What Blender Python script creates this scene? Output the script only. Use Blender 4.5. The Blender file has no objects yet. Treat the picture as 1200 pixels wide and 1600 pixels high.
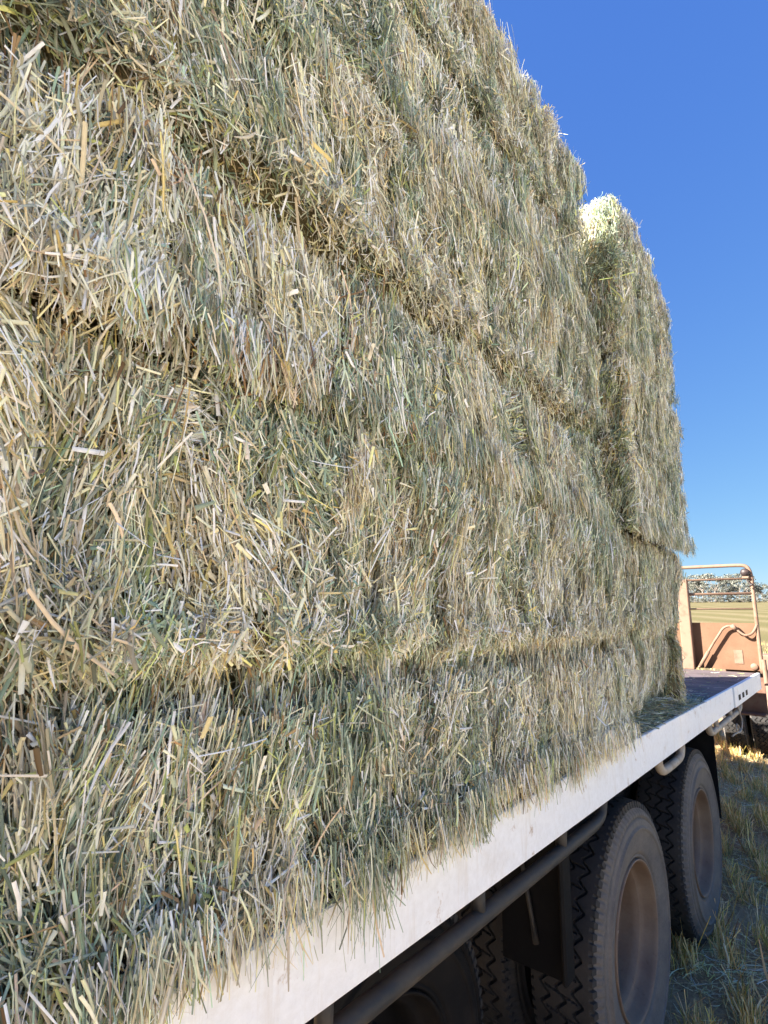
import bpy, bmesh, math
import numpy as np
from mathutils import Vector, Matrix

sc = bpy.context.scene
col = sc.collection
rng = np.random.default_rng(7)

# ------------------------------------------------------------------ camera
# world: X runs forward along the trailer, Y across it (0 = right hand edge of the deck), Z up, ground at 0
CZ = 1.815
f_px, yaw, pitch, roll, cam_d = 860.18, 0.6920, 0.1929, 0.0110, 0.7559
fw = np.array([math.cos(yaw)*math.cos(pitch), math.sin(yaw)*math.cos(pitch), math.sin(pitch)])
rt = np.cross(fw, [0, 0, 1]); rt /= np.linalg.norm(rt); up = np.cross(rt, fw)
rt, up = math.cos(roll)*rt + math.sin(roll)*up, -math.sin(roll)*rt + math.cos(roll)*up
cam = bpy.data.cameras.new("camera"); camo = bpy.data.objects.new("camera", cam); col.objects.link(camo)
camo.matrix_world = Matrix(((rt[0], up[0], -fw[0], 0), (rt[1], up[1], -fw[1], -cam_d), (rt[2], up[2], -fw[2], CZ), (0, 0, 0, 1)))
cam.sensor_fit = 'VERTICAL'; cam.sensor_height = 36.0; cam.lens = f_px/1600*36.0
cam.clip_start = 0.05; cam.clip_end = 6000
sc.camera = camo

# ------------------------------------------------------------------ sun, sky, exposure
SUN_TRAVEL = Vector((1.0, -0.85, -0.83)).normalized()
to_sun = -SUN_TRAVEL
sun_el = math.asin(to_sun.z); sun_rot = math.atan2(to_sun.x, to_sun.y)
w = bpy.data.worlds.new("World"); sc.world = w; w.use_nodes = True
nt = w.node_tree; bg = nt.nodes['Background']
sky = nt.nodes.new('ShaderNodeTexSky'); sky.sky_type = 'NISHITA'; sky.sun_disc = False
sky.sun_elevation = sun_el; sky.sun_rotation = sun_rot
sky.altitude = 300; sky.air_density = 1.0; sky.dust_density = 0.0; sky.ozone_density = 10.0
# clear dry inland sky: flatten the model's contrast between zenith and horizon, channel by channel
spl = nt.nodes.new('ShaderNodeSeparateColor'); cmb = nt.nodes.new('ShaderNodeCombineColor'); nt.links.new(sky.outputs[0], spl.inputs[0])
for ch, (k_, p_) in enumerate(((.395, .80), (.492, .64), (1.10, .24))):
    pw = nt.nodes.new('ShaderNodeMath'); pw.operation = 'POWER'; nt.links.new(spl.outputs[ch], pw.inputs[0]); pw.inputs[1].default_value = p_
    ml = nt.nodes.new('ShaderNodeMath'); ml.operation = 'MULTIPLY'; nt.links.new(pw.outputs[0], ml.inputs[0]); ml.inputs[1].default_value = k_
    nt.links.new(ml.outputs[0], cmb.inputs[ch])
nt.links.new(cmb.outputs[0], bg.inputs[0]); bg.inputs[1].default_value = 0.10
sl = bpy.data.lights.new("sun", 'SUN'); sl.energy = 5.0; sl.angle = math.radians(0.5); sl.color = (1.0, 0.94, 0.84)
so = bpy.data.objects.new("sun", sl); col.objects.link(so)
so.rotation_euler = SUN_TRAVEL.to_track_quat('-Z', 'Y').to_euler()
sc.view_settings.view_transform = 'Standard'; sc.view_settings.look = 'None'
sc.view_settings.exposure = 2.5; sc.view_settings.gamma = 1.0
sc.cycles.max_bounces = 6; sc.cycles.diffuse_bounces = 3; sc.cycles.use_denoising = True

# ------------------------------------------------------------------ helpers
def link(o): col.objects.link(o); return o

def tag(o, label=None, cat=None, group=None, kind=None):
    if label: o['label'] = label
    if cat: o['category'] = cat
    if group: o['group'] = group
    if kind: o['kind'] = kind
    return o

def empty(name, loc=(0, 0, 0), parent=None):
    o = bpy.data.objects.new(name, None); o.location = loc; o.empty_display_size = .2
    if parent: o.parent = parent
    return link(o)

def np_mesh(name, V, F, mats, parent=None, color=None, smooth=True, midx=None):
    """V (n,3), F (m,4) quads"""
    V = np.ascontiguousarray(V, np.float32); F = np.ascontiguousarray(F, np.int32)
    me = bpy.data.meshes.new(name)
    me.vertices.add(len(V)); me.vertices.foreach_set('co', V.ravel())
    k = F.shape[1]
    me.loops.add(F.size); me.loops.foreach_set('vertex_index', F.ravel())
    me.polygons.add(len(F))
    me.polygons.foreach_set('loop_start', np.arange(0, F.size, k, dtype=np.int32))
    try: me.polygons.foreach_set('loop_total', np.full(len(F), k, np.int32))
    except Exception: pass
    me.polygons.foreach_set('use_smooth', np.full(len(F), smooth, bool))
    for m in (mats if isinstance(mats, (list, tuple)) else [mats]): me.materials.append(m)
    if midx is not None: me.polygons.foreach_set('material_index', np.ascontiguousarray(midx, np.int32))
    me.update(calc_edges=True)
    if color is not None:
        a = me.color_attributes.new('Col', 'FLOAT_COLOR', 'POINT')
        c = np.ones((len(V), 4), np.float32); c[:, :3] = color
        a.data.foreach_set('color', c.ravel())
    o = bpy.data.objects.new(name, me)
    if parent: o.parent = parent
    return link(o)

class MB:
    def __init__(s): s.bm = bmesh.new()
    def box(s, x0, x1, y0, y1, z0, z1, bev=0.0, M=None, seg=1):
        r = bmesh.ops.create_cube(s.bm, size=1.0)
        for v in r['verts']:
            v.co = Vector((x0+(v.co.x+.5)*(x1-x0), y0+(v.co.y+.5)*(y1-y0), z0+(v.co.z+.5)*(z1-z0)))
        vs = r['verts']
        if bev > 0:
            es = list({e for v in vs for e in v.link_edges})
            b = bmesh.ops.bevel(s.bm, geom=es, offset=bev, segments=seg, affect='EDGES', profile=.5)
            vs = list({v for f in b['faces'] for v in f.verts} | {v for v in vs if v.is_valid})
        if M is not None: bmesh.ops.transform(s.bm, matrix=M, verts=[v for v in vs if v.is_valid])
        return s
    def poly(s, pts, thick):
        """closed outline pts (3d list), extruded by vector thick"""
        a = [s.bm.verts.new(p) for p in pts]; t = Vector(thick); b = [s.bm.verts.new(Vector(p)+t) for p in pts]
        n = len(a); s.bm.faces.new(a); s.bm.faces.new(b[::-1])
        for i in range(n): s.bm.faces.new((a[i], b[i], b[(i+1) % n], a[(i+1) % n]))
        return s
    def tube(s, pts, r, n=12, smooth_n=0, cap=True):
        P = [Vector(p) for p in pts]
        for _ in range(smooth_n):
            Q = [P[0]]
            for a, b in zip(P[:-1], P[1:]): Q += [a*.75+b*.25, a*.25+b*.75]
            P = Q+[P[-1]]
        rr = r if isinstance(r, (list, tuple)) else [r]*len(P)
        if len(rr) != len(P): rr = list(np.interp(np.linspace(0, 1, len(P)), np.linspace(0, 1, len(rr)), rr))
        t = (P[1]-P[0]).normalized(); u = t.orthogonal().normalized(); rings = []
        for i, p in enumerate(P):
            t2 = ((P[min(i+1, len(P)-1)]-P[max(i-1, 0)])).normalized()
            u = (u-t2*u.dot(t2)).normalized(); v = t2.cross(u)
            rings.append([s.bm.verts.new(p+(u*math.cos(a)+v*math.sin(a))*rr[i]) for a in [2*math.pi*k/n for k in range(n)]])
        for A, B in zip(rings[:-1], rings[1:]):
            for k in range(n): s.bm.faces.new((A[k], A[(k+1) % n], B[(k+1) % n], B[k])).smooth = True
        if cap: s.bm.faces.new(rings[0][::-1]); s.bm.faces.new(rings[-1])
        return s
    def lathe_y(s, prof, c=(0, 0, 0), n=64, closed=False):
        """prof list of (y, radius) around the Y axis"""
        rings = []
        for (y, r) in prof:
            rings.append([s.bm.verts.new((c[0]+r*math.cos(a), c[1]+y, c[2]+r*math.sin(a))) for a in [2*math.pi*k/n for k in range(n)]])
        pr = list(zip(rings[:-1], rings[1:]))+([(rings[-1], rings[0])] if closed else [])
        for A, B in pr:
            for k in range(n):
                s.bm.faces.new((A[k], A[(k+1) % n], B[(k+1) % n], B[k])).smooth = True
        return s
    def build(s, name, mat, parent=None, loc=None):
        bmesh.ops.recalc_face_normals(s.bm, faces=s.bm.faces[:])
        me = bpy.data.meshes.new(name); s.bm.to_mesh(me); s.bm.free(); me.materials.append(mat)
        o = bpy.data.objects.new(name, me)
        if parent: o.parent = parent
        if loc: o.location = loc
        return link(o)

def copy_tree(o, parent=None):
    c = o.copy(); col.objects.link(c); c.parent = parent
    for ch in list(o.children): copy_tree(ch, c)
    return c

# numpy value noise
_tab = np.random.default_rng(3).random(65536).astype(np.float32)
def _h(i, j, s): return _tab[(i*73856093 ^ j*19349663 ^ (s*83492791)) & 65535]
def vn(x, y, s=0):
    x = np.asarray(x, float); y = np.asarray(y, float)
    i = np.floor(x).astype(np.int64); j = np.floor(y).astype(np.int64)
    a = x-i; b = y-j; a = a*a*(3-2*a); b = b*b*(3-2*b)
    return (_h(i, j, s)*(1-a)+_h(i+1, j, s)*a)*(1-b)+(_h(i, j+1, s)*(1-a)+_h(i+1, j+1, s)*a)*b
def fbm(x, y, s=0, o=3):
    t = 0; a = .5; n = 0
    for k in range(o): t = t+a*vn(x*2**k+k*7.3, y*2**k-k*3.1, s+k); n += a; a *= .5
    return t/n*2-1

# ------------------------------------------------------------------ materials
def mat(name):
    m = bpy.data.materials.new(name); m.use_nodes = True
    n = m.node_tree.nodes; l = m.node_tree.links
    return m, n, l, n['Principled BSDF']

def noise(n, l, scale, detail=4, rough=.6, vec=None, dist=0):
    t = n.new('ShaderNodeTexNoise'); t.inputs['Scale'].default_value = scale
    t.inputs['Detail'].default_value = detail; t.inputs['Roughness'].default_value = rough; t.inputs['Distortion'].default_value = dist
    if vec is not None: l.new(vec, t.inputs['Vector'])
    return t
def coords(n, l, scale=None, kind='Object'):
    tc = n.new('ShaderNodeTexCoord')
    if scale is None: return tc.outputs[kind]
    mp = n.new('ShaderNodeMapping'); mp.inputs['Scale'].default_value = scale
    l.new(tc.outputs[kind], mp.inputs['Vector']); return mp.outputs[0]
def ramp(n, l, src, stops):
    r = n.new('ShaderNodeValToRGB'); e = r.color_ramp.elements
    e[0].position, e[0].color = stops[0][0], (*stops[0][1], 1); e[1].position, e[1].color = stops[-1][0], (*stops[-1][1], 1)
    for p, c in stops[1:-1]:
        k = e.new(p); k.color = (*c, 1)
    l.new(src, r.inputs[0]); return r.outputs[0]
def mix(n, l, fac, a, b, mode='MIX'):
    m = n.new('ShaderNodeMix'); m.data_type = 'RGBA'; m.blend_type = mode
    for sock, v in ((m.inputs[0], fac), (m.inputs[6], a), (m.inputs[7], b)):
        if hasattr(v, 'is_linked'): l.new(v, sock)
        else: sock.default_value = v if not isinstance(v, tuple) else (*v, 1)
    return m.outputs[2]
def bump(n, l, h, strength, dist, bsdf):
    b = n.new('ShaderNodeBump'); b.inputs['Strength'].default_value = strength; b.inputs['Distance'].default_value = dist
    l.new(h, b.inputs['Height']); l.new(b.outputs[0], bsdf.inputs['Normal'])

def m_strand(name, transl=.18, rough=.55):
    m, n, l, b = mat(name)
    a = n.new('ShaderNodeAttribute'); a.attribute_name = 'Col'
    nz = noise(n, l, 60, 3, .6, coords(n, l))
    c = mix(n, l, .22, a.outputs['Color'], ramp(n, l, nz.outputs[0], [(.3, (.45, .42, .4)), (.7, (1.25, 1.25, 1.25))]), 'MULTIPLY')
    l.new(c, b.inputs['Base Color']); b.inputs['Roughness'].default_value = rough
    b.inputs['Specular IOR Level'].default_value = .35
    tr = n.new('ShaderNodeBsdfTranslucent'); l.new(c, tr.inputs['Color'])
    ms = n.new('ShaderNodeMixShader'); ms.inputs[0].default_value = transl
    l.new(b.outputs[0], ms.inputs[1]); l.new(tr.outputs[0], ms.inputs[2]); l.new(ms.outputs[0], n['Material Output'].inputs[0])
    return m
M_hay = m_strand('hay_strand', .07, .5)
M_stub = m_strand('stubble_stem', .15, .6)
M_leaf = m_strand('gum_leaf', .1, .5)

def m_haycore():
    m, n, l, b = mat('hay_core')
    nz = noise(n, l, 1, 6, .75, coords(n, l, (90, 90, 14)))
    l.new(ramp(n, l, nz.outputs[0], [(.25, (.05, .04, .02)), (.5, (.16, .13, .06)), (.75, (.30, .25, .13))]), b.inputs['Base Color'])
    b.inputs['Roughness'].default_value = .9; bump(n, l, nz.outputs[0], .8, .02, b); return m
M_core = m_haycore()

def m_paint(name, base, dirt, rust=None, rough=.45, amt=(.5, .72), scale=6, streak=False, spec=.4):
    m, n, l, b = mat(name)
    nz = noise(n, l, scale, 7, .65, coords(n, l))
    c = mix(n, l, ramp(n, l, nz.outputs[0], [(amt[0], (0, 0, 0)), (amt[1], (1, 1, 1))]), base, dirt)
    fine = noise(n, l, scale*14, 5, .7, coords(n, l))
    c = mix(n, l, .5, c, ramp(n, l, fine.outputs[0], [(.3, (.84, .83, .81)), (.65, (1.03, 1.03, 1.03))]), 'MULTIPLY')
    if streak:
        st = noise(n, l, 1, 5, .7, coords(n, l, (22, 22, 2.2)))
        c = mix(n, l, ramp(n, l, st.outputs[0], [(.56, (0, 0, 0)), (.74, (.55, .55, .55))]), c, dirt)
    if rust:
        rz = noise(n, l, scale*3.1, 8, .75, coords(n, l))
        c = mix(n, l, ramp(n, l, rz.outputs[0], [(.60, (0, 0, 0)), (.70, (.9, .9, .9))]), c, rust)
    l.new(c, b.inputs['Base Color'])
    l.new(ramp(n, l, nz.outputs[0], [(.3, (rough,)*3), (.8, (min(1, rough+.3),)*3)]), b.inputs['Roughness'])
    b.inputs['Specular IOR Level'].default_value = spec
    bump(n, l, fine.outputs[0], .12, .004, b)
    return m
M_white = m_paint('white_paint', (.86, .875, .89), (.66, .61, .54), (.40, .27, .17), .4, (.55, .85), 4, True)
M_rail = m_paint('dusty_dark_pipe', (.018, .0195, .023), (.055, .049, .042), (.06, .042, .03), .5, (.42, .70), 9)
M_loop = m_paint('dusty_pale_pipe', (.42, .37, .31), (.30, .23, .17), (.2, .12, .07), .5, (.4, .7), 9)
M_pink = m_paint('faded_red_paint', (.145, .070, .036), (.175, .097, .056), (.085, .042, .024), .6, (.42, .68), 5, True)
M_pinkpale = m_paint('chalky_faded_paint', (.215, .135, .092), (.165, .085, .055), (.115, .055, .033), .6, (.5, .7), 12)
M_brown = m_paint('brown_chassis_paint', (.13, .062, .040), (.20, .13, .09), (.09, .05, .03), .6, (.4, .7), 6)
M_rim = m_paint('tan_wheel_paint', (.17, .112, .076), (.225, .165, .118), (.12, .072, .045), .5, (.38, .68), 7, False)
M_black = m_paint('black_chassis', (.010, .010, .012), (.028, .025, .022), None, .7, (.45, .75), 8, False, .1)
M_flap = m_paint('black_mudguard_steel', (.006, .0065, .008), (.016, .0155, .015), None, .6, (.5, .8), 10, False, .12)
M_deck = m_paint('weathered_deck_steel', (.125, .10, .108), (.09, .07, .07), (.16, .12, .09), .55, (.4, .66), 4)
M_disc = m_paint('dark_brown_disc', (.045, .028, .019), (.085, .058, .042), (.03, .02, .015), .6, (.4, .7), 9)  # centre disc a darker brown than the rim paint
M_deep = m_paint('shadowed_black_rubber', (.009, .009, .010), (.020, .018, .017), None, .7, (.45, .75), 8, False, .1)  # underbody shade put into the colour, for the rearmost axle's wheels
M_lamp = m_paint('dark_lamp_body', (.03, .02, .02), (.10, .06, .045), None, .4, (.5, .7), 30)
M_hole = m_paint('hole_dark', (.02, .018, .016), (.05, .035, .03), None, .8)

def m_rubber(name, a, d, rings=True):
    m, n, l, b = mat(name)
    nz = noise(n, l, 7, 6, .65, coords(n, l)); fine = noise(n, l, 90, 5, .7, coords(n, l))
    c = mix(n, l, ramp(n, l, nz.outputs[0], [(.32, (0, 0, 0)), (.66, (1, 1, 1))]), a, d)
    c = mix(n, l, .5, c, ramp(n, l, fine.outputs[0], [(.3, (.6, .6, .6)), (.7, (1.15, 1.15, 1.15))]), 'MULTIPLY')
    l.new(c, b.inputs['Base Color']); b.inputs['Roughness'].default_value = .75; b.inputs['Specular IOR Level'].default_value = .3
    bump(n, l, fine.outputs[0], .2, .003, b); return m
M_side = m_rubber('dusty_tyre_sidewall', (.105, .099, .097), (.17, .15, .13))
M_tread = m_rubber('tyre_tread', (.022, .022, .024), (.046, .042, .039))

def m_ground():
    m, n, l, b = mat('stubble_soil')
    tc = coords(n, l)
    sep = n.new('ShaderNodeSeparateXYZ'); l.new(tc, sep.inputs[0])
    n1 = noise(n, l, 2.2, 8, .7, tc); n2 = noise(n, l, 45, 6, .75, tc)
    soil = ramp(n, l, n2.outputs[0], [(.3, (.22, .13, .07)), (.52, (.44, .28, .16)), (.72, (.66, .50, .31))])
    lit = ramp(n, l, n1.outputs[0], [(.45, (0, 0, 0)), (.62, (1, 1, 1))])
    near = mix(n, l, lit, soil, mix(n, l, .5, soil, (.62, .48, .28)))
    # far: cut oat stubble with windrows
    rowv = n.new('ShaderNodeMapping'); rowv.inputs['Rotation'].default_value = (0, 0, math.radians(-31)); l.new(tc, rowv.inputs[0])
    sp = n.new('ShaderNodeSeparateXYZ'); l.new(rowv.outputs[0], sp.inputs[0])
    nw = noise(n, l, .05, 3, .5, tc)
    ma = n.new('ShaderNodeMath'); ma.operation = 'MULTIPLY_ADD'; l.new(nw.outputs[0], ma.inputs[0]); ma.inputs[1].default_value = 9; l.new(sp.outputs[1], ma.inputs[2])
    mu = n.new('ShaderNodeMath'); mu.operation = 'MULTIPLY'; l.new(ma.outputs[0], mu.inputs[0]); mu.inputs[1].default_value = 2*math.pi/7.5
    si = n.new('ShaderNodeMath'); si.operation = 'SINE'; l.new(mu.outputs[0], si.inputs[0])
    nf = noise(n, l, .5, 6, .7, tc)
    ad = n.new('ShaderNodeMath'); ad.operation = 'MULTIPLY_ADD'; l.new(nf.outputs[0], ad.inputs[0]); ad.inputs[1].default_value = 1.3; l.new(si.outputs[0], ad.inputs[2])
    mr = n.new('ShaderNodeMapRange'); mr.inputs[1].default_value = -.6; mr.inputs[2].default_value = 1.9; l.new(ad.outputs[0], mr.inputs[0])
    far = ramp(n, l, mr.outputs[0], [(.0, (.118, .104, .046)), (.45, (.138, .115, .054)), (.8, (.165, .135, .070)), (1, (.185, .155, .088))])
    # unseen ground right of the trailer, added pale to bounce light onto the hay
    sw = n.new('ShaderNodeMapRange'); sw.inputs[1].default_value = -1.6; sw.inputs[2].default_value = -3.2; l.new(sep.outputs[1], sw.inputs[0])
    near = mix(n, l, sw.outputs[0], near, ramp(n, l, n2.outputs[0], [(.3, (.53, .48, .39)), (.7, (.70, .655, .55))]))
    fr = n.new('ShaderNodeMapRange'); fr.inputs[1].default_value = 11; fr.inputs[2].default_value = 24; l.new(sep.outputs[0], fr.inputs[0])
    l.new(mix(n, l, fr.outputs[0], near, far), b.inputs['Base Color'])
    b.inputs['Roughness'].default_value = .95; b.inputs['Specular IOR Level'].default_value = .1
    bump(n, l, n2.outputs[0], .7, .03, b); return m
M_ground = m_ground()

def m_bark():
    m, n, l, b = mat('gum_bark'); nz = noise(n, l, 3, 5, .6, coords(n, l, (1, 1, .3)))
    l.new(ramp(n, l, nz.outputs[0], [(.3, (.16, .12, .10)), (.7, (.42, .37, .32))]), b.inputs['Base Color']); b.inputs['Roughness'].default_value = .9; return m
M_bark = m_bark()

# ------------------------------------------------------------------ ground
def gz(x, y):
    x = np.asarray(x, float); y = np.asarray(y, float)
    s = np.maximum(x-14, 0); s = np.where(s < 20, s*s/40, s-10)
    s = np.minimum(s, 300)
    z = s*0.0428
    far = np.clip((np.hypot(x, y)-18)/20, 0, 1)
    z = z+far*.12*fbm(x*.05, y*.05, 5, 2)
    near = np.exp(-((x-5)/9)**2-(y/5)**2)
    return z+near*(.05*fbm(x*1.1, y*1.1, 9, 3)+.02*fbm(x*6, y*6, 4, 2))-.01*near
def axis(lo, hi, c0, c1, fine, grow=1.12):
    a = list(np.arange(c0, c1+1e-6, fine)); st = fine; x = a[-1]
    while x < hi: st *= grow; x += st; a.append(x)
    st = fine; x = a[0]; b = []
    while x > lo: st *= grow; x -= st; b.append(x)
    return np.array(b[::-1]+a)
gx = axis(-1500, 3000, 1.5, 12, .06); gy = axis(-2500, 2500, -1.6, 2.2, .06)
GX, GY = np.meshgrid(gx, gy, indexing='ij'); GZ = gz(GX, GY)
idx = np.arange(GX.size).reshape(GX.shape)
F = np.stack([idx[:-1, :-1], idx[1:, :-1], idx[1:, 1:], idx[:-1, 1:]], -1).reshape(-1, 4)
g = np_mesh('ground', np.stack([GX, GY, GZ], -1).reshape(-1, 3), F, M_ground); tag(g, kind='structure')

# ------------------------------------------------------------------ strands
PAL = np.array([(.78, .67, .42), (.91, .84, .65), (.66, .53, .22), (.38, .415, .28), (.215, .285, .21), (.33, .36, .13), (.25, .155, .07), (.58, .44, .31), (.62, .60, .47)])
def strand_geo(P, T, N, L, W, bt, bn, lift, nseg=4, fold=.35, base=0):
    """P centre, T along, N out; bt/bn sideways and outward bend; lift = tilt out at the ends"""
    n = len(P); B = np.cross(N, T)
    s = np.linspace(-.5, .5, nseg)[None, :]
    ls = s*L[:, None]
    c = P[:, None]+T[:, None]*ls[..., None]+B[:, None]*(bt[:, None]*(s*s-.08)*L[:, None])[..., None]+N[:, None]*(bn[:, None]*(s*s-.08)*L[:, None]+lift[:, None]*ls)[..., None]
    kink = np.where(rng.random(n) < .18, rng.normal(0, .5, n), 0)[:, None]*np.maximum(s-rng.uniform(-.3, .3, n)[:, None], 0)*L[:, None]
    c = c+B[:, None]*kink[..., None]
    tw = rng.uniform(-.7, .7, n)[:, None]+rng.uniform(-.5, .5, n)[:, None]*s
    taper = np.clip(1.05-1.5*np.clip(s+rng.uniform(-.45, .15, n)[:, None], 0, 1)**1.2, .12, 1)
    hw = W[:, None]*.5*taper
    Bx = B[:, None]*np.cos(tw)[..., None]+N[:, None]*np.sin(tw)[..., None]
    Nx = -B[:, None]*np.sin(tw)[..., None]+N[:, None]*np.cos(tw)[..., None]
    V = np.stack([c-Bx*hw[..., None], c+Nx*(hw*fold)[..., None], c+Bx*hw[..., None]], 2)  # n,nseg,3,3
    k = np.arange(n)[:, None, None]*nseg*3+base
    i = np.arange(nseg-1)[None, :, None]*3; j = np.arange(2)[None, None, :]
    a = k+i+j
    Fq = np.stack([a, a+1, a+4, a+3], -1).reshape(-1, 4)
    return V.reshape(-1, 3), Fq
def strand_col(n, wts, var=.38):
    """wts (n, len(PAL))"""
    w_ = wts/wts.sum(1, keepdims=True); cs = np.cumsum(w_, 1)
    k = (rng.random(n)[:, None] > cs).sum(1).clip(0, len(PAL)-1)
    c = PAL[k]*np.exp(rng.normal(0, var, n))[:, None]*np.exp(rng.normal(0, .03, (n, 3)))
    return np.clip(c, .02, .9)

def vary(c, nseg):
    """dry tips, greener bases and a paler midrib along each stem"""
    n = len(c); k = np.repeat(c[:, None], nseg*3, 1).reshape(n, nseg, 3, 3)
    g0 = rng.normal(0, .16, (n, 2)); f = g0[:, :1]+(g0[:, 1:]-g0[:, :1])*np.linspace(0, 1, nseg)[None]
    k = k*np.exp(f)[:, :, None, None]*np.array([.93, 1.08, .93])[None, None, :, None]
    return np.clip(k.reshape(-1, 3), .01, .93)

def hay_bale(name, x0, x1, y0, y1, z0, z1, dens, label, r=.045, seed=0, grooves=(), lip=.03, shift=None, hang=0, hang_f=.55, slump=None, end_dens=(.3, .3), top=.35, undercut=0):
    """big square bale: a displaced rounded core wrapped in thousands of pressed stems"""
    lo = np.array([x0+r, y0+r, z0+r]); hi = np.array([x1-r, y1-r, z1-r])
    zm = (z0+z1)/2; h = z1-z0
    def surf(p):
        q = np.clip(p, lo, hi); d = p-q; n = d/np.maximum(np.linalg.norm(d, axis=1, keepdims=True), 1e-9)
        return q+r*n, n
    def disp(p, n):
        # u: along the face, v: height
        u = np.where(np.abs(n[:, 0]) > .7, p[:, 1]+x0*3, p[:, 0]); v = p[:, 2]
        side = np.clip(1-np.abs(n[:, 2]), 0, 1)
        e = .022*fbm(u*2.2, v*2.2, seed+1, 3)+.014*fbm(u*11+.6*fbm(u*2, v*2, seed+4, 2), v*2.2, seed+2, 3)+.008*fbm(u*30, v*7, seed+3, 2)
        fu = (u+.010*fbm(u*1.5, v*2.6, seed+41, 2)+.004*fbm(u*9, v*9, seed+42, 2))/.062
        fj = np.floor(fu); df = np.minimum(np.abs(fu-fj-.25*vn(fj, fj*0, seed+43)), np.abs(fj+1+.25*vn(fj+1, fj*0, seed+43)-fu)*1.0)*.062
        e = e-side*.045*np.exp(-(df/.0055)**2)*np.clip(vn(fj*3.1, v*3.5, seed+44)*2-.55, 0, 1)
        for (gz_, dep, wd) in grooves:
            wob = gz_+.013*fbm(u*3, u*0+gz_, seed+7, 2)
            am = .55+.75*vn(u*2.6, u*0+gz_*3, seed+8)
            t_ = (v-wob)/wd
            e = e+side*am*(-dep*np.exp(-(t_+.5)**2)+dep*.38*np.exp(-((t_-1.4)/.8)**2))
        e = e+side*lip*np.exp(-((v-z0-.05)/.05)**2)*(.5+vn(u*3, u*0, seed+9))
        if undercut: e = e-np.clip(-n[:, 1]*3.5, 0, 1)*undercut*np.clip((z1-v)/h, 0, 1)**2.2*np.clip((p[:, 0]-x0)/(x1-x0), 0, 1)**.6
        e = e-side*.045*np.exp(-((z1-.01-v)/.030)**2)*(.85+.5*vn(u*3.3, u*0, seed+6))+side*.02*np.exp(-((z1-.13-v)/.06)**2)
        return e
    Vs, Fs, Cs, Ms = [], [], [], []; nb = 0
    # core: six subdivided faces
    dims = hi-lo
    faces = [(1, 0), (0, 0), (0, 1), (2, 1), (1, 1)]   # axis, side : front(-y), rear end, far end, top, back
    for ax, sd in faces:
        a, b = [k for k in range(3) if k != ax]
        fullA = (x1-x0, y1-y0, z1-z0)[a]; fullB = (x1-x0, y1-y0, z1-z0)[b]
        st = .03 if (ax, sd) == (1, 0) else .05
        if (ax, sd) == (1, 1): st = .2
        na, nb_ = max(2, int(fullA/st)), max(2, int(fullB/st))
        A, B = np.meshgrid(np.linspace(0, 1, na+1), np.linspace(0, 1, nb_+1), indexing='ij')
        p = np.zeros((A.size, 3)); mn = np.array([x0, y0, z0]); mx = np.array([x1, y1, z1])
        p[:, a] = (mn[a]+A*(mx[a]-mn[a])).ravel(); p[:, b] = (mn[b]+B*(mx[b]-mn[b])).ravel(); p[:, ax] = mx[ax] if sd else mn[ax]
        s_, n_ = surf(p); s_ = s_+n_*(disp(s_, n_)-.058)[:, None]
        id_ = np.arange(A.size).reshape(A.shape)+nb
        q = np.stack([id_[:-1, :-1], id_[1:, :-1], id_[1:, 1:], id_[:-1, 1:]], -1).reshape(-1, 4)
        Vs.append(s_); Fs.append(q); Cs.append(np.full((len(s_), 3), .12)); Ms.append(np.zeros(len(q), int)); nb += len(s_)
    # strands
    for ax, sd, dn in ((1, 0, dens), (0, 0, dens*end_dens[0]), (0, 1, dens*end_dens[1]), (2, 1, dens*top)):
        a, b = [k for k in range(3) if k != ax]
        mn = np.array([x0, y0, z0]); mx = np.array([x1, y1, z1])
        if ax == 0: mx = np.array([x1, min(y1, y0+.6), z1])
        if ax == 2: mx = np.array([x1, min(y1, y0+.5), z1])
        n = int(dn*(mx[a]-mn[a])*(mx[b]-mn[b]))
        if n < 5: continue
        p = np.zeros((n, 3)); p[:, a] = rng.uniform(mn[a], mx[a], n); p[:, b] = rng.uniform(mn[b], mx[b], n)
        p[:, ax] = (mx if sd else mn)[ax]
        s_, n_ = surf(p)
        u = np.where(np.abs(n_[:, 0]) > .7, p[:, 1]+x0*3, p[:, 0]); v = s_[:, 2]
        e = disp(s_, n_)
        # orientation
        dn_ = np.array([[0, 0, -1.]]) if ax != 2 else np.array([[0, -1., 0]])
        t0 = dn_-n_*(n_@dn_[0])[:, None]; bad = np.linalg.norm(t0, axis=1) < .15
        t0[bad] = np.cross(n_[bad], [1, 0, .3]); t0 /= np.linalg.norm(t0, axis=1, keepdims=True)
        tang = np.clip(fbm(u*2.7, v*2.7, seed+11, 2)*1.5-.15, 0, 1)          # tangled patches
        for (gz_, dep, wd) in grooves: tang = np.maximum(tang, .9*np.exp(-((v-gz_-.05)/.06)**2))
        tang = np.maximum(tang, .9*np.exp(-((v-z0-.04)/.06)**2))
        ang = fbm(u*1.6, v*1.6, seed+12, 2)*.42+fbm(u*7, v*7, seed+13, 2)*.38
        ang = ang+rng.normal(0, 1, n)*(.13+.75*tang)
        # flakes: pressed bundles, each with its own lean, set-back and tint
        M_ = int(max(6, (mx[a]-mn[a])*(mx[b]-mn[b])*70)); uu = np.where(ax == 0, p[:, 1], p[:, 0]); vv = p[:, 1] if ax == 2 else p[:, 2]
        cu = rng.uniform(uu.min(), uu.max(), M_); cv = rng.uniform(vv.min(), vv.max(), M_); best = np.zeros(n, int); bd = np.full(n, 1e9)
        wu = uu+.03*fbm(uu*9, vv*9, seed+31, 2); wv = vv+.05*fbm(uu*9, vv*9, seed+33, 2)
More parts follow.
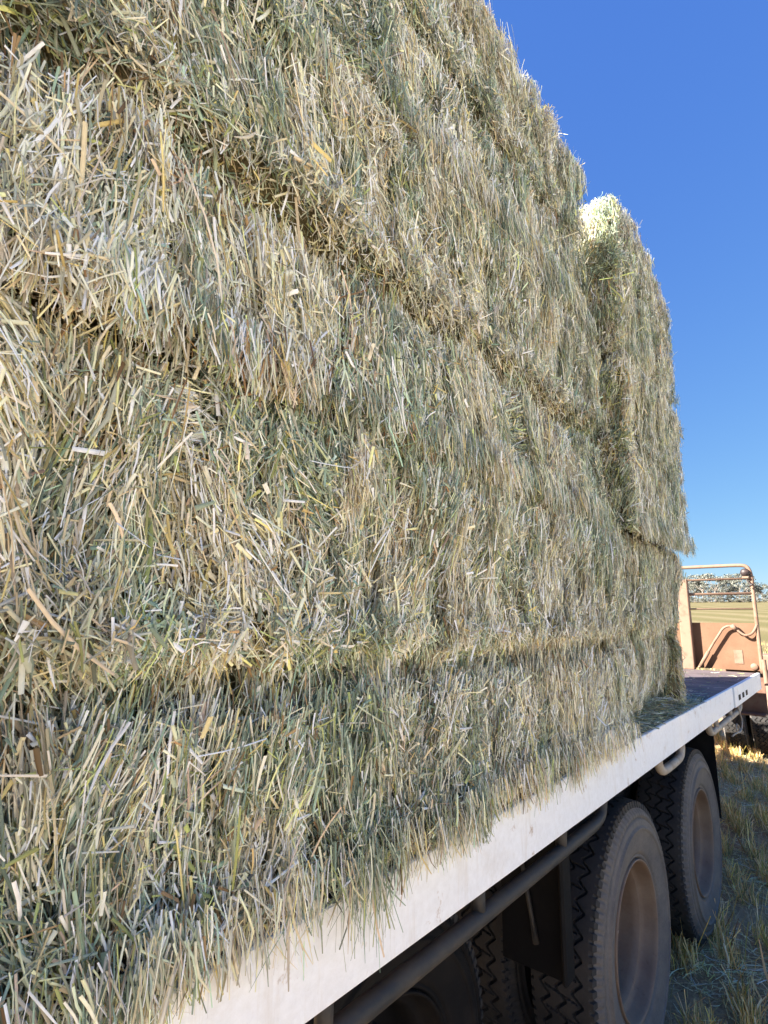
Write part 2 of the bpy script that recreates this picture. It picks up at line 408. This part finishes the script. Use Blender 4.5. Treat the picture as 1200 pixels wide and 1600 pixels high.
        for q_ in range(M_):
            d_ = ((wu-cu[q_])/.45)**2+((wv-cv[q_])/1.15)**2; m_ = d_ < bd; bd[m_] = d_[m_]; best[m_] = q_
        fa = rng.normal(0, .12, M_)+np.where(rng.random(M_) < .10, rng.normal(0, .55, M_), 0); fd = rng.normal(0, .016, M_); fc = rng.normal(0, .75, M_); fl_ = rng.normal(0, .12, M_); fb = rng.normal(0, .22, M_)
        ang = ang+fa[best]+fb[best]*(wv-cv[best])*6; e = e+np.clip(fd[best], -.035, .02)
        rnd = rng.random(n) < (.10 if ax != 2 else .7); ang = np.where(rnd, rng.uniform(-1.6, 1.6, n), ang)
        B0 = np.cross(n_, t0); T = t0*np.cos(ang)[:, None]+B0*np.sin(ang)[:, None]
        L = np.exp(rng.normal(math.log(.062), .48, n)).clip(.02, .25)*(1-.45*tang)
        chaff = rng.random(n) < .54                                          # short chopped bits between the long stems
        L = np.where(chaff, np.exp(rng.normal(math.log(.026), .4, n)).clip(.010, .06), L)
        ang = np.where(chaff, ang+rng.normal(0, .75, n), ang); T = t0*np.cos(ang)[:, None]+B0*np.sin(ang)[:, None]
        L = np.where(np.abs(n_[:, 1]) < .6, L*.7, L)
        W = np.exp(rng.normal(math.log(.0022), .46, n)).clip(.0010, .0066)
        depth = np.where(rng.random(n) < .43, rng.uniform(-.011, .005, n), rng.uniform(-.062, -.012, n))
        loose = rng.random(n) < .025; depth = np.where(loose, rng.uniform(.002, .014, n), depth)
        lift = rng.normal(0, .055, n)+np.where(loose, rng.normal(0, .25, n), 0)
        bt = rng.normal(0, .16, n); bn = rng.normal(-.06, .14, n)
        # fringe hanging past the bottom edge
        if hang and ax == 1:
            low = (v-z0 < .09)
            hm = low & (rng.random(n) < hang_f*(np.clip(1.2-(u-x0)/(x1-x0), .25, 1)*np.clip(vn(u*9, u*0, seed+22)*2.6-.7, .32, 1) if undercut else 1.4*vn(u*2.3, u*0, seed+21)))
            drop = .014+rng.random(n)**1.6*hang*(.1+1.6*vn(u*7, u*0, seed+20)**2)
            s_[hm, 2] -= drop[hm]*.55
            depth = np.where(hm, rng.uniform(.012, .035, n), depth); L = np.where(hm, .045+drop*1.15, L); W = np.where(hm, np.minimum(W, .004), W); chaff = chaff & ~hm
            ang2 = rng.normal(0, .28, n); T = np.where(hm[:, None], np.stack([np.sin(ang2), -.12+0*ang2, -np.cos(ang2)], 1), T)
            n_ = np.where(hm[:, None], np.array([[0, -1., 0]]), n_); e = np.where(hm, np.minimum(e, .02), e)
        W = np.where(chaff, W*1.3, W)
        T /= np.linalg.norm(T, axis=1, keepdims=True)
        P = s_+n_*(e+depth)[:, None]
        # colour weights by flakes and clumps
        a1 = .6*fbm(u*9, v*1.3, seed+14, 3)+fc[best]*.55; a2 = fbm(u*2.1, v*2.3, seed+15, 3); a3 = fbm(u*5, v*4, seed+16, 2)
        green = np.clip(.36+1.15*a1+.5*a2+.3*tang, .05, 1.5); straw = np.clip(1.0-1.0*a1-.35*a2, .14, 1.8); brn = np.clip(.02+.9*a3-.22, 0, .8)
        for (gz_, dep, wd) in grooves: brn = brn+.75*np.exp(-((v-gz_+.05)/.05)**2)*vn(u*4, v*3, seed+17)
        brn = brn+.6*np.exp(-((z1-v)/.07)**2)*vn(u*4, v*3, seed+18)
        wts = np.stack([straw*1.1, straw*.85, straw*.27+.1*brn, green*1.35, green*1.15, green*.5, .05+brn*1.2, .07+brn*.6, .75+.3*a3], 1)
        if ax == 2: wts[:, [0, 1]] += 1.0
        if ax == 0: wts[:, 3:6] *= 2.5; wts[:, :2] *= .3; wts[:, 8] *= .4
        c = np.clip(strand_col(n, wts)*np.exp(fl_[best])[:, None], .015, .92)
        big = W > .0045; c[big] = np.clip(c[big]*1.12, 0, .9)
        lift = np.where(chaff, lift*2.2, lift)
        for m_, ns_ in ((~chaff, 4), (chaff, 2)):
            V, Fq = strand_geo(P[m_], T[m_], n_[m_], L[m_], W[m_], bt[m_], bn[m_], lift[m_], ns_, .45, nb)
            Vs.append(V); Fs.append(Fq); Cs.append(vary(c[m_], ns_)); Ms.append(np.ones(len(Fq), int)); nb += len(V)
    AV = np.concatenate(Vs)
    if slump: AV[:, 2] -= slump[1]*np.clip((AV[:, 0]-slump[0])/(x1-slump[0]), 0, 1.1)**1.5*np.clip((AV[:, 2]-z0)/h, 0, 1)
    o = np_mesh(name, AV, np.concatenate(Fs), [M_core, M_hay], None, np.concatenate(Cs), True, np.concatenate(Ms))
    tag(o, label, 'hay bale', 'hay bales stacked on the trailer')
    return o

DZ = CZ-.486          # deck top
z1, z2, z3 = CZ+.405, CZ+1.285, CZ+2.165
DEN = 44000
G = lambda a, d=.060, wd=.045: (a, d, wd)
hay_bale('hay_bale', -.15, 2.50, -.014, 1.2, DZ+.004, z1+.012, DEN, 'long bottom hay bale hanging a ragged fringe over the white deck edge', r=.035, seed=10, grooves=(G(CZ-.085, .07, .038),), hang=.06, hang_f=.75, end_dens=(.05, .05), top=.12, undercut=.02)
hay_bale('hay_bale', -.15, 2.365, -.014, 1.2, z1-.012, z2+.012, DEN, 'long hay bale midway up the near stack, resting on the fringed bottom bale', r=.035, seed=30, grooves=(G(CZ+.80, .085, .038),), hang=.035, hang_f=.35, lip=.03, end_dens=(.05, .4), top=.12)
hay_bale('hay_bale', -.15, 2.36, -.005, 1.2, z2-.012, z3, DEN*.85, 'long hay bale on top of the near stack, its edge against the sky', r=.04, seed=50, grooves=(G(CZ+1.70, .075, .038),), hang=.05, hang_f=.5, lip=.02, end_dens=(.05, .5), top=.6)
hay_bale('hay_bale', 2.37, 3.72, -.012, 2.4, DZ+.004, z1+.012, DEN*.9, 'bottom hay bale at the front end, shedding loose stems onto the bare deck', r=.035, seed=70, grooves=(G(CZ-.06, .045),), end_dens=(.05, .9), top=.12, lip=.0, undercut=.20)
hay_bale('hay_bale', 2.61, 3.64, -.085, 2.4, z1-.012, z2, DEN*.8, 'middle hay bale of the front stack, jutting out over the bale below it', seed=90, grooves=(G(CZ+.80, .03, .03),), hang=.025, hang_f=.3, end_dens=(.8, .45), top=.12, lip=.0)
hay_bale('hay_bale', 2.62, 3.58, -.10, 2.4, z2-.006, z3+.012, DEN*.8, 'top hay bale of the front stack with a sunlit pale tuft on its corner', r=.075, seed=110, grooves=(G(CZ+1.73, .03, .03),), hang=.02, hang_f=.3, end_dens=(.8, .45), top=.7, lip=.0, slump=(2.98, .30))

# loose stems shaken onto the deck in front of the bales
n = 6400
px = np.concatenate([rng.uniform(2.4, 4.1, 4500), 3.7+np.abs(rng.normal(0, .40, 1500)), rng.uniform(3.8, 6.6, 400)])
py = np.concatenate([np.abs(rng.normal(.10, .07, 4500)), rng.uniform(.02, .9, 1500), rng.uniform(.04, 1.5, 400)])
P = np.stack([px, np.clip(py, .012, 2), DZ+.004+rng.random(n)**1.5*.075*np.exp(-np.maximum(px-3.75, 0)*5)*np.clip(py/.08, .1, 1)], 1)
an = rng.uniform(0, 6.28, n); T = np.stack([np.cos(an), np.sin(an), rng.normal(.0, .12, n)], 1); T /= np.linalg.norm(T, axis=1, keepdims=True)
N = np.tile([0, 0, 1.], (n, 1)); N = N-T*(T@np.array([0, 0, 1.]))[:, None]; N /= np.linalg.norm(N, axis=1, keepdims=True)
V, Fq = strand_geo(P, T, N, rng.uniform(.02, .09, n), rng.uniform(.002, .006, n), rng.normal(0, .3, n), rng.normal(.05, .1, n), rng.normal(0, .03, n))
wt = np.tile([.5, .3, .2, 1.1, 1.0, .5, .1, .2, .5], (n, 1))
o = np_mesh('loose_hay', V, Fq, [M_hay], None, np.repeat(strand_col(n, wt), 12, 0))
tag(o, 'loose hay stems littered over the bare deck beside the bales', 'loose hay', None, 'stuff')

# ------------------------------------------------------------------ trailer
tr = empty('flatbed_trailer', (0, 0, 0))
tag(tr, 'flatbed hay trailer with white side rim, faded red headboard and dusty dual wheels', 'trailer')
XE = 6.80
MB().box(-.2, XE, .006, 2.42, DZ-.05, DZ, .002).build('deck', M_deck, tr)
rim = MB()
rim.box(-.2, 5.124, -.014, .006, DZ-.152, DZ+.001, .003).box(-.2, 5.13, .006, .05, DZ-.152, DZ-.144)
rim.build('side_rim', M_white, tr)
ep = MB().box(5.138, XE, -.024, .006, DZ-.150, DZ+.0015, .002).box(5.134, XE, .006, .05, DZ-.15, DZ-.142)
epo = ep.build('end_plate', M_white, tr)
for hx in (5.36, 5.56, 5.76):
    MB().box(hx-.045, hx+.045, -.0275, -.0235, DZ-.112, DZ-.072, .001).build('bolt_slot', M_hole, epo)
# far rim, cross members and main beams
MB().box(-.2, XE, 2.42, 2.44, DZ-.15, DZ+.001, .003).build('side_rim', M_white, tr)
for k in range(12):
    x = .1+k*.6
    if x > XE-.1: break
    MB().box(x-.04, x+.04, .055, 2.38, DZ-.15, DZ-.052, .003).build('cross_member', M_black, tr)
for y in (.86, 1.5): MB().box(-.2, 7.3, y-.06, y+.06, DZ-.45, DZ-.152, .004).build('chassis_beam', M_black, tr)
# rope rails under the rim
def rail(pts, r, m, name='rope_rail', extra=(), sm=2):
    b = MB().tube(pts, r, 12, sm)
    for e in extra: b.tube(e, r*.85, 10, 0)
    return b.build(name, m, tr)
ZR = CZ-.722
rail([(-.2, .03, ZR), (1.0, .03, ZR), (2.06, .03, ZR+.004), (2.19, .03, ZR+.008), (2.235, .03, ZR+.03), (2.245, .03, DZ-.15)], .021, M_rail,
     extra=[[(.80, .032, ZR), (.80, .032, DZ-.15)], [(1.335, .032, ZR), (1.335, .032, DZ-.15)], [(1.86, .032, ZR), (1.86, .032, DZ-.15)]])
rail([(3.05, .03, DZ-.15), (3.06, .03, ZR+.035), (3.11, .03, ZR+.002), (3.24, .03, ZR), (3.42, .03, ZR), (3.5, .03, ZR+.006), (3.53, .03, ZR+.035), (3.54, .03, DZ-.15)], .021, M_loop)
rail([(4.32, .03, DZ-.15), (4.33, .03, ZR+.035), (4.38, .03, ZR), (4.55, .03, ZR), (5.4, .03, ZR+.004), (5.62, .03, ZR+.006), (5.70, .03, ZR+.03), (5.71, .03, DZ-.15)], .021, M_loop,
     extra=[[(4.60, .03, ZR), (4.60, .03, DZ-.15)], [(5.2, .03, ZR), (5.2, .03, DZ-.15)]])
wl = [(5.55, .02, DZ-.16), (5.5, .01, DZ-.22), (5.55, .0, DZ-.29), (5.45, -.005, DZ-.345), (5.33, .0, DZ-.365), (5.27, .01, DZ-.33), (5.35, .015, DZ-.29), (5.43, .01, DZ-.335), (5.4, .0, DZ-.36), (5.2, .01, DZ-.35), (5.1, .015, DZ-.355)]
MB().tube(wl, .006, 6, 2).build('wire', M_loop, tr)

# wheels: rim as the wheel mesh, tyre as its child.  axis along Y, y=0 is the outer sidewall, body toward +Y
TR, TW = .522, .262
def tyre_mesh():
    nth, = (920,)
    th = np.arange(nth)*2*math.pi/nth
    # sidewall profile (y, r) outer -> shoulder
    sw = [(.030, .2895), (.016, .2915), (.009, .297), (.007, .304), (.0095, .3055), (.0095, .309), (.005, .311), (.001, .325), (-.004, .350), (-.008, .375), (-.0105, .395), (-.0125, .402), (-.0125, .4045), (-.0185, .4065), (-.0190, .414), (-.0185, .4165), (-.0100, .4185), (-.0095, .428), (-.0085, .440), (-.0065, .4475), (.003, .4505), (.003, .4555), (-.0075, .4585), (-.0045, .472), (.004, .482), (.010, .489)]
    nt_ = 120
    ty = np.linspace(.016, TW-.016, nt_)
    prof = [(a, b, 0) for a, b in sw]
    prof += [(y, TR-.010*(abs((y-TW/2)/(TW/2)))**2.5, 1) for y in ty]
    prof += [(TW-a, b, 0) for a, b in sw[::-1]]
    Y = np.array([q[0] for q in prof]); Rr = np.array([q[1] for q in prof]); K = np.array([q[2] for q in prof])
    NZ = 46
    TH, YY = np.meshgrid(th, Y, indexing='ij'); RR = np.tile(Rr, (nth, 1)); KK = np.tile(K, (nth, 1)); 
    ph = TH*NZ/(2*math.pi)
    tri = np.abs((ph % 1)*2-1)*2-1
    tri2 = np.sign(tri)*np.minimum(1, np.abs(tri)*1.25)
    dep = np.zeros_like(RR)
    cs = [TW/2-.060, TW/2, TW/2+.060]
    for i, c in enumerate(cs):
        sgn = 1
        d = np.abs(YY-(c+.0150*tri2*sgn)); dep = np.maximum(dep, .017*np.clip((.0062-d)/.0018, 0, 1))
    # cross sipes between grooves -> blocks
    inn = (YY > cs[0]) & (YY < cs[2])
    d2 = np.abs(((ph+.25+(YY-TW/2)*3.0) % 1)-.5)*(2*math.pi*TR/NZ)
    dep = np.maximum(dep, np.where(inn, .012*np.clip((.0036-d2)/.0018, 0, 1), 0))
    # shoulder notches
    sh = (np.abs(YY-TW/2) > TW/2-.030)
    nt2 = ((ph*2) % 1); dep = np.maximum(dep, np.where(sh & (nt2 < .30), .011*np.clip((np.abs(YY-TW/2)-(TW/2-.030))/.008, 0, 1), 0))
    RR = RR-KK*dep
    nn = ((ph*2) % 1) < .34
    shw = (KK == 0) & (RR > .465)
    YY = YY+np.where(shw & nn, np.where(YY < TW/2, 1, -1)*.011*np.clip((RR-.465)/.018, 0, 1), 0)
    V = np.stack([RR*np.cos(TH), YY, RR*np.sin(TH)], -1)
    # flatten at the contact patch
    V[..., 2] = np.maximum(V[..., 2], -.508-.004*np.cos(TH*3))
    id_ = np.arange(V[..., 0].size).reshape(V.shape[:2]); nxt = np.roll(id_, -1, 0)
    Fq = np.stack([id_[:, :-1], nxt[:, :-1], nxt[:, 1:], id_[:, 1:]], -1)
    mi = np.tile(((K[:-1]+K[1:]) > 0).astype(int), (nth, 1))
    return V.reshape(-1, 3), Fq.reshape(-1, 4)[:, ::-1], mi.ravel()
def make_wheel(parent, loc):
    b = MB()
    # dished dual rim seen from outside
    b.lathe_y([(.030, .2890), (.0085, .2895), (.003, .2880), (.002, .2845), (.007, .2805), (.020, .2775), (.040, .2735), (.056, .268), (.066, .2635), (.0705, .252), (.0725, .2475), (.105, .2425), (.145, .239), (.172, .233), (.179, .222)], (0, 0, 0), 96)
    b.lathe_y([(.030, .2890), (.19, .262), (.235, .289), (.231, .28), (.2, .255), (.184, .212)], (0, 0, 0), 96)
    wh = b.build('wheel', M_rim, parent, loc)
    MB().lathe_y([(.176, .224), (.184, .212), (.186, .15), (.188, .11), (.180, .104), (.172, .098), (.170, .0)], (0, 0, 0), 64).build('hub_disc', M_disc, wh)
    V, Fq, mi = tyre_mesh()
    to = np_mesh('tyre', V, Fq, [M_side, M_tread], wh, None, True, mi)
    to.data.polygons.foreach_set('use_smooth', mi == 0)
    for k in range(10):
        a = 2*math.pi*k/10+.17; c_ = (.168*math.cos(a), 0, .168*math.sin(a))
        MB().lathe_y([(.140, .0), (.140, .009), (.160, .009), (.160, .017), (.192, .017)], c_, 6).build('wheel_nut', M_loop, wh)
    return wh
WZ = .523
w0 = make_wheel(tr, (2.681, .058, WZ))
def wheel_at(x, y, parent=tr, flip=False, rot=0):
    c = copy_tree(w0, parent); c.location = (x, y, WZ)
    c.rotation_euler = (0, 0, math.pi if flip else 0)
    return c
wheel_at(4.042, .058)
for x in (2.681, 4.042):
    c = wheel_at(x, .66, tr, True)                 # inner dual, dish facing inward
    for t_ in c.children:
        if t_.name.startswith('tyre'): t_.material_slots[0].link = 'OBJECT'; t_.material_slots[0].material = M_tread  # sidewall takes the darker tread colour: underbody shade painted in
    wheel_at(x, 2.362, tr, True)
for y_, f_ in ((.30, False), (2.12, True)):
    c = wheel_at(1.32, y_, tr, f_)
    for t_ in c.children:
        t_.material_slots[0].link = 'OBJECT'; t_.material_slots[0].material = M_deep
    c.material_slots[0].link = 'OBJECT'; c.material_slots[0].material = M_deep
for x in (1.32, 2.681, 4.042): MB().tube([(x, .3, WZ), (x, 2.12, WZ)], .06, 14).build('axle', M_black, tr)
for x in (1.32, 2.681, 4.042):
    for y in (.86, 1.5):
        MB().tube([(x-.5, y, WZ+.28), (x-.25, y, WZ+.13), (x, y, WZ+.09), (x+.25, y, WZ+.13), (x+.5, y, WZ+.28)], .038, 8, 1).build('leaf_spring', M_black, tr)
# mudguard flap behind the first full wheel, with turned edge and stay
fl = MB().box(2.050, 2.056, .105, .355, CZ-1.205, DZ-.15, .002)
fl.box(1.985, 2.062, .088, .106, CZ-1.185, DZ-.15, .007)
flo = fl.build('mudflap', M_flap, tr)
MB().tube([(2.02, .27, DZ-.28), (2.03, .225, CZ-1.03), (2.035, .215, CZ-1.11)], [.008, .0085, .012], 8, 0).build('stay_bar', M_rail, flo)
MB().box(4.700, 4.708, .07, .36, CZ-1.33, DZ-.15, .002).build('mudflap', M_flap, tr)
# front apron
MB().box(7.06, 7.075, -.03, 2.44, DZ-.42, DZ-.02, .003).box(6.9, 7.06, -.02, 2.43, DZ-.43, DZ-.415, .002).build('front_apron', M_brown, tr)

# headboard
hx = 6.965
hb = MB().poly([(hx+.012, -.035, CZ-.478), (hx+.012, -.035, CZ-.03), (hx+.012, -.005, CZ+.004), (hx+.012, 2.41, CZ+.004), (hx+.012, 2.44, CZ-.03), (hx+.012, 2.44, CZ-.478)], (.006, 0, 0)).build('headboard', M_pink, tr)
b = MB().tube([(hx, -.030, CZ-.50), (hx, -.030, CZ+.40), (hx, -.028, CZ+.53), (hx, .0, CZ+.60), (hx, .07, CZ+.612), (hx, .3, CZ+.612), (hx, 2.1, CZ+.612), (hx, 2.34, CZ+.612), (hx, 2.41, CZ+.59), (hx, 2.435, CZ+.53), (hx, 2.437, CZ+.40), (hx, 2.437, CZ-.50)], .0185, 14, 2)
b.build('hoop', M_pinkpale, hb)
for z, r in ((.468, .0115), (.312, .015), (.152, .009)):
    MB().tube([(hx, -.02, CZ+z), (hx, 2.43, CZ+z)], r, 12, 0).build('bar', M_pinkpale, hb)
for y in (.625, 1.79):
    MB().box(hx-.085, hx+.010, y-.055, y+.055, CZ-.495, CZ+.475, .01, None, 2).build('post', M_pinkpale, hb)
pp = [(.54, -.475), (.515, -.445), (.39, -.231), (.31, -.11), (.275, -.055), (.235, -.030), (.19, -.025), (.16, -.050), (.13, -.085), (.09, -.118), (.06, -.122), (.02, -.105), (-.01, -.06), (-.03, -.01)]
pipe = MB().tube([(hx-.045+(.0 if i < 11 else .012*(i-10)), y, CZ+z) for i, (y, z) in enumerate(pp)], .0125, 10, 1)
pipe.tube([(hx-.045, .52, CZ-.455), (hx-.045, .43, CZ-.30)], .019, 10, 0)
pipe.tube([(hx-.045, .192, CZ-.018), (hx-.045, .155, CZ-.062)], .024, 10, 0)
pipe.build('bent_pipe', M_pinkpale, hb)
MB().box(hx+.006, hx+.0115, .125, .205, CZ-.415, CZ-.275, .002).build('patch_plate', M_pinkpale, hb)
MB().lathe_y([(-.008, 0), (-.008, .03), (-.002, .034), (.006, .034)], (0, 0, 0), 24).build('round_boss', M_pinkpale, hb, (hx+.006, .035, CZ-.437)).rotation_euler = (0, 0, -math.pi/2)
lb = MB(); lb.lathe_y([(-.03, 0), (-.028, .022), (-.018, .038), (.0, .044), (.03, .044), (.034, .03), (.034, 0)], (0, 0, 0), 20)
lm = lb.build('marker_lamp', M_lamp, hb, (hx-.03, .02, CZ+.530)); lm.rotation_euler = (0, 0, -math.pi/2)
MB().box(-.03, .03, -.02, .02, -.065, -.04, .004).build('lamp_bracket', M_pinkpale, lm)
MB().tube([(0, 0, -.04), (.02, -.01, -.1), (.05, -.015, -.13), (.02, -.02, -.16), (.06, -.02, -.12)], .008, 6, 1).build('lamp_wire', M_lamp, lm)
MB().tube([(hx-.01, -.052, CZ-.36), (hx-.02, -.058, CZ-.615)], .0215, 14, 0, False).tube([(hx-.01, -.052, CZ-.36), (hx-.02, -.058, CZ-.615)], .015, 14, 0, False).build('stub_pipe', M_pinkpale, hb)

# ------------------------------------------------------------------ dolly ahead of the trailer
dl = empty('wheeled_dolly', (9.6, 1.2, 0))
tag(dl, 'dark wheeled dolly with twin tyres beyond the faded red headboard', 'dolly')
for y, fl_ in ((.16, False), (.50+.262, True), (1.70, False), (2.30, True)):
    c = wheel_at(9.85-9.6, y-1.2, dl, fl_)
MB().tube([(.25, -1.0, WZ), (.25, 1.1, WZ)], .06, 14).build('axle', M_black, dl)
for y_ in (-.36, .36): MB().box(-1.5, 1.3, y_-.06, y_+.06, .72, .9, .005).build('frame_beam', M_brown, dl)
for x_ in (-.95, .85): MB().box(x_-.05, x_+.05, -.3, .3, .74, .88, .005).build('frame_cross_beam', M_brown, dl)
for s_ in (-1, 1):
    pr = [(.25+.62*math.cos(a), s_*.77, WZ+.62*math.sin(a)) for a in np.linspace(.25, math.pi-.25, 14)]
    bb = MB()
    for p, q in zip(pr[:-1], pr[1:]):
        bb.poly([(p[0], p[1]-.32, p[2]), (q[0], q[1]-.32, q[2]), (q[0], q[1]+.32, q[2]), (p[0], p[1]+.32, p[2])], (0, 0, .012))
    bb.box(.0, .5, s_*.77-.32, s_*.77+.32, WZ+.635, WZ+.86, .02)
    bb.build('fender', M_pinkpale, dl)

# ------------------------------------------------------------------ stubble and litter
def rows(nb_, xr, yr, hmu, spacing=.235, ang=.30, gap=.55, jit=.035, green=.7, wmul=1.0):
    ca, sa = math.cos(ang), math.sin(ang)
    x = rng.uniform(*xr, nb_); y = rng.uniform(*yr, nb_)
    q = -x*sa+y*ca; a = x*ca+y*sa
    k = np.round(q/spacing); q = k*spacing+rng.normal(0, jit, nb_)+.03*fbm(a*1.3, k*3.7, 60, 2)
    a = a+.0
    x = a*ca-q*sa; y = a*sa+q*ca
    keep = (vn(a*5.5, k*5.1, 61) > gap-.12) & (rng.random(nb_) < np.clip(vn(a*2.1, k*7.7, 62)*1.6, .15, 1))
    x, y = x[keep], y[keep]; n = len(x)
    H = hmu*np.exp(rng.normal(0, .33, n)); 
    lean = rng.normal(0, .30, (n, 2)); T = np.stack([lean[:, 0], lean[:, 1], np.ones(n)], 1); T /= np.linalg.norm(T, axis=1, keepdims=True)
    P = np.stack([x, y, gz(x, y)], 1)+T*(H*.45)[:, None]
    N = np.cross(T, rng.normal(0, 1, (n, 3))); N /= np.linalg.norm(N, axis=1, keepdims=True)
    g_ = np.clip(green+.5*fbm(x*.9, y*.9, 63, 2), .05, 1.2)
    wt = np.stack([.6+0*g_, .4+0*g_, .45+0*g_, g_*.7, g_*.03, g_*.8, .15+0*g_, .15+0*g_, .3+0*g_], 1)
    c = strand_col(n, wt)*np.array([1.45, 1.08, .70])
    return P, T, N, H, np.exp(rng.normal(math.log(.0042), .3, n))*wmul, c
parts = [rows(66000, (2.6, 11.5), (-1.0, 1.9), .115), rows(26000, (-1.5, 22), (-6, 4.5), .12, wmul=1.3), rows(16000, (11, 40), (-6, 9), .13, wmul=2.2, green=.4)]
Vs, Fs, Cs = [], [], []; nb = 0
for P, T, N, H, W_, c in parts:
    n = len(P); V, Fq = strand_geo(P, T, N, H, W_, rng.normal(0, .25, n), rng.normal(0, .2, n), np.zeros(n), 3, .3, nb)
    Vs.append(V); Fs.append(Fq); Cs.append(np.repeat(c, 9, 0)); nb += len(V)
o = np_mesh('stubble', np.concatenate(Vs), np.concatenate(Fs), [M_stub], None, np.concatenate(Cs)); tag(o, 'short cut oat stubble in green tufted rows beside the trailer wheels', 'stubble', None, 'stuff')
n = 86000
x = np.concatenate([rng.uniform(2.6, 12, 80000), rng.uniform(-1, 20, 6000)]); y = np.concatenate([rng.uniform(-1.2, 2.0, 80000), rng.uniform(-6, 5, 6000)])
kp = vn(x*2.5, y*2.5, 71) > rng.random(n)*.75; x, y = x[kp], y[kp]; n = len(x)
an = rng.normal(.3, 1.0, n); T = np.stack([np.cos(an), np.sin(an), rng.normal(.03, .14, n)], 1); T /= np.linalg.norm(T, axis=1, keepdims=True)
N = np.tile([0, 0, 1.], (n, 1)); N = N-T*T[:, 2:3]; N /= np.linalg.norm(N, axis=1, keepdims=True)
P = np.stack([x, y, gz(x, y)+.006+.03*rng.random(n)**2], 1)
V, Fq = strand_geo(P, T, N, np.exp(rng.normal(math.log(.075), .55, n)).clip(.02, .3), rng.uniform(.0015, .0045, n), rng.normal(0, .3, n), rng.normal(.0, .12, n), np.zeros(n))
wt = np.tile([.9, .6, .5, .22, .05, .15, .5, .5, .7], (n, 1))
o = np_mesh('straw_litter', V, Fq, [M_stub], None, np.repeat(np.clip(strand_col(n, wt)*np.array([1.36, 1.14, .86]), 0, .9), 12, 0)); tag(o, 'loose dry straw lying between the stubble rows', 'straw', None, 'stuff')

# ------------------------------------------------------------------ far gum trees
LEAFC = np.array([(.12, .125, .10), (.13, .132, .108), (.15, .147, .125), (.105, .11, .09)])  # distance haze put into the leaf colours: greyed, low contrast
def gum(x, y, h, seed, shrub=False):
    r_ = np.random.default_rng(seed); z = float(gz(x, y))-.1
    t = empty('gum_tree' if not shrub else 'scrub_bush', (x, y, z))
    nl = 1000 if not shrub else 1300
    lobes = []
    b = MB()
    th = h*r_.uniform(.32, .48) if not shrub else h*.15
    b.tube([(0, 0, 0), (r_.normal(0, .2), r_.normal(0, .2), th*.6), (r_.normal(0, .4), r_.normal(0, .4), th)], [h*.028, h*.02, h*.016], 7, 1)
    for k in range(r_.integers(6, 10)):
        a = r_.uniform(0, 6.28); q = h*r_.uniform(.06, .36); zz = h*r_.uniform(.5, .95) if not shrub else h*r_.uniform(.12, .75)
        e = Vector((q*math.cos(a), q*math.sin(a), zz))
        b.tube([(0, 0, th*.8), e*.55+Vector((0, 0, th*.25)), e], [h*.012, h*.008, h*.003], 5, 1)
        lobes.append((np.array(e), h*r_.uniform(.10, .2)))
    b.build('trunk', M_bark, t)
    k = r_.integers(0, len(lobes), nl); c = np.array([lobes[i][0] for i in k]); rad = np.array([lobes[i][1] for i in k])
    d = r_.normal(0, 1, (nl, 3)); d /= np.linalg.norm(d, axis=1, keepdims=True); rr = rad*(.35+.75*r_.random(nl))
    P = c+d*rr[:, None]*np.array([1.25, 1.25, .62])
    sz = h*.022*np.exp(r_.normal(0, .35, nl))
    u = r_.normal(0, 1, (nl, 3)); u[:, 2] -= .5; u /= np.linalg.norm(u, axis=1, keepdims=True); v = np.cross(u, r_.normal(0, 1, (nl, 3))); v /= np.linalg.norm(v, axis=1, keepdims=True)
    V = np.stack([P-u*sz[:, None]*1.2, P+v*sz[:, None]*.55, P+u*sz[:, None]*1.2, P-v*sz[:, None]*.55], 1).reshape(-1, 3)
    cc = LEAFC[r_.integers(0, 4, nl)]*np.exp(r_.normal(0, .25, nl))[:, None]*1.3
    np_mesh('crown', V, np.arange(nl*4).reshape(-1, 4), [M_leaf], t, np.repeat(cc, 4, 0), False)
    return t
spots = []
tr_rng = np.random.default_rng(21)
kinds = [('tall spreading gum tree in the far tree line beyond the field', 1.25), ('mid height rounded gum tree in the far tree line beyond the field', 1.0), ('low bushy gum tree in the far tree line beyond the field', .72)]
i = 0
for sl_ in np.arange(.065, .215, .0062):
    X = 262+tr_rng.uniform(-6, 22); k = tr_rng.choice([0, 1, 1, 2, 2])
    t = gum(X, X*(sl_+tr_rng.normal(0, .0018))-cam_d, 9.2*kinds[k][1]*tr_rng.uniform(.9, 1.1), 300+i)
    tag(t, kinds[k][0], 'tree', 'far '+kinds[k][0].split(' in ')[0]+'s'); i += 1
for sl_ in np.arange(.064, .215, .0058):
    X = 252+tr_rng.uniform(-3, 5)
    t = gum(X, X*(sl_+tr_rng.normal(0, .0015))-cam_d, 4.6*tr_rng.uniform(.7, 1.25), 500+i, True)
    tag(t, 'low scrub bush at the far edge of the field under the gum trees', 'bush', 'scrub bushes under the far trees'); i += 1
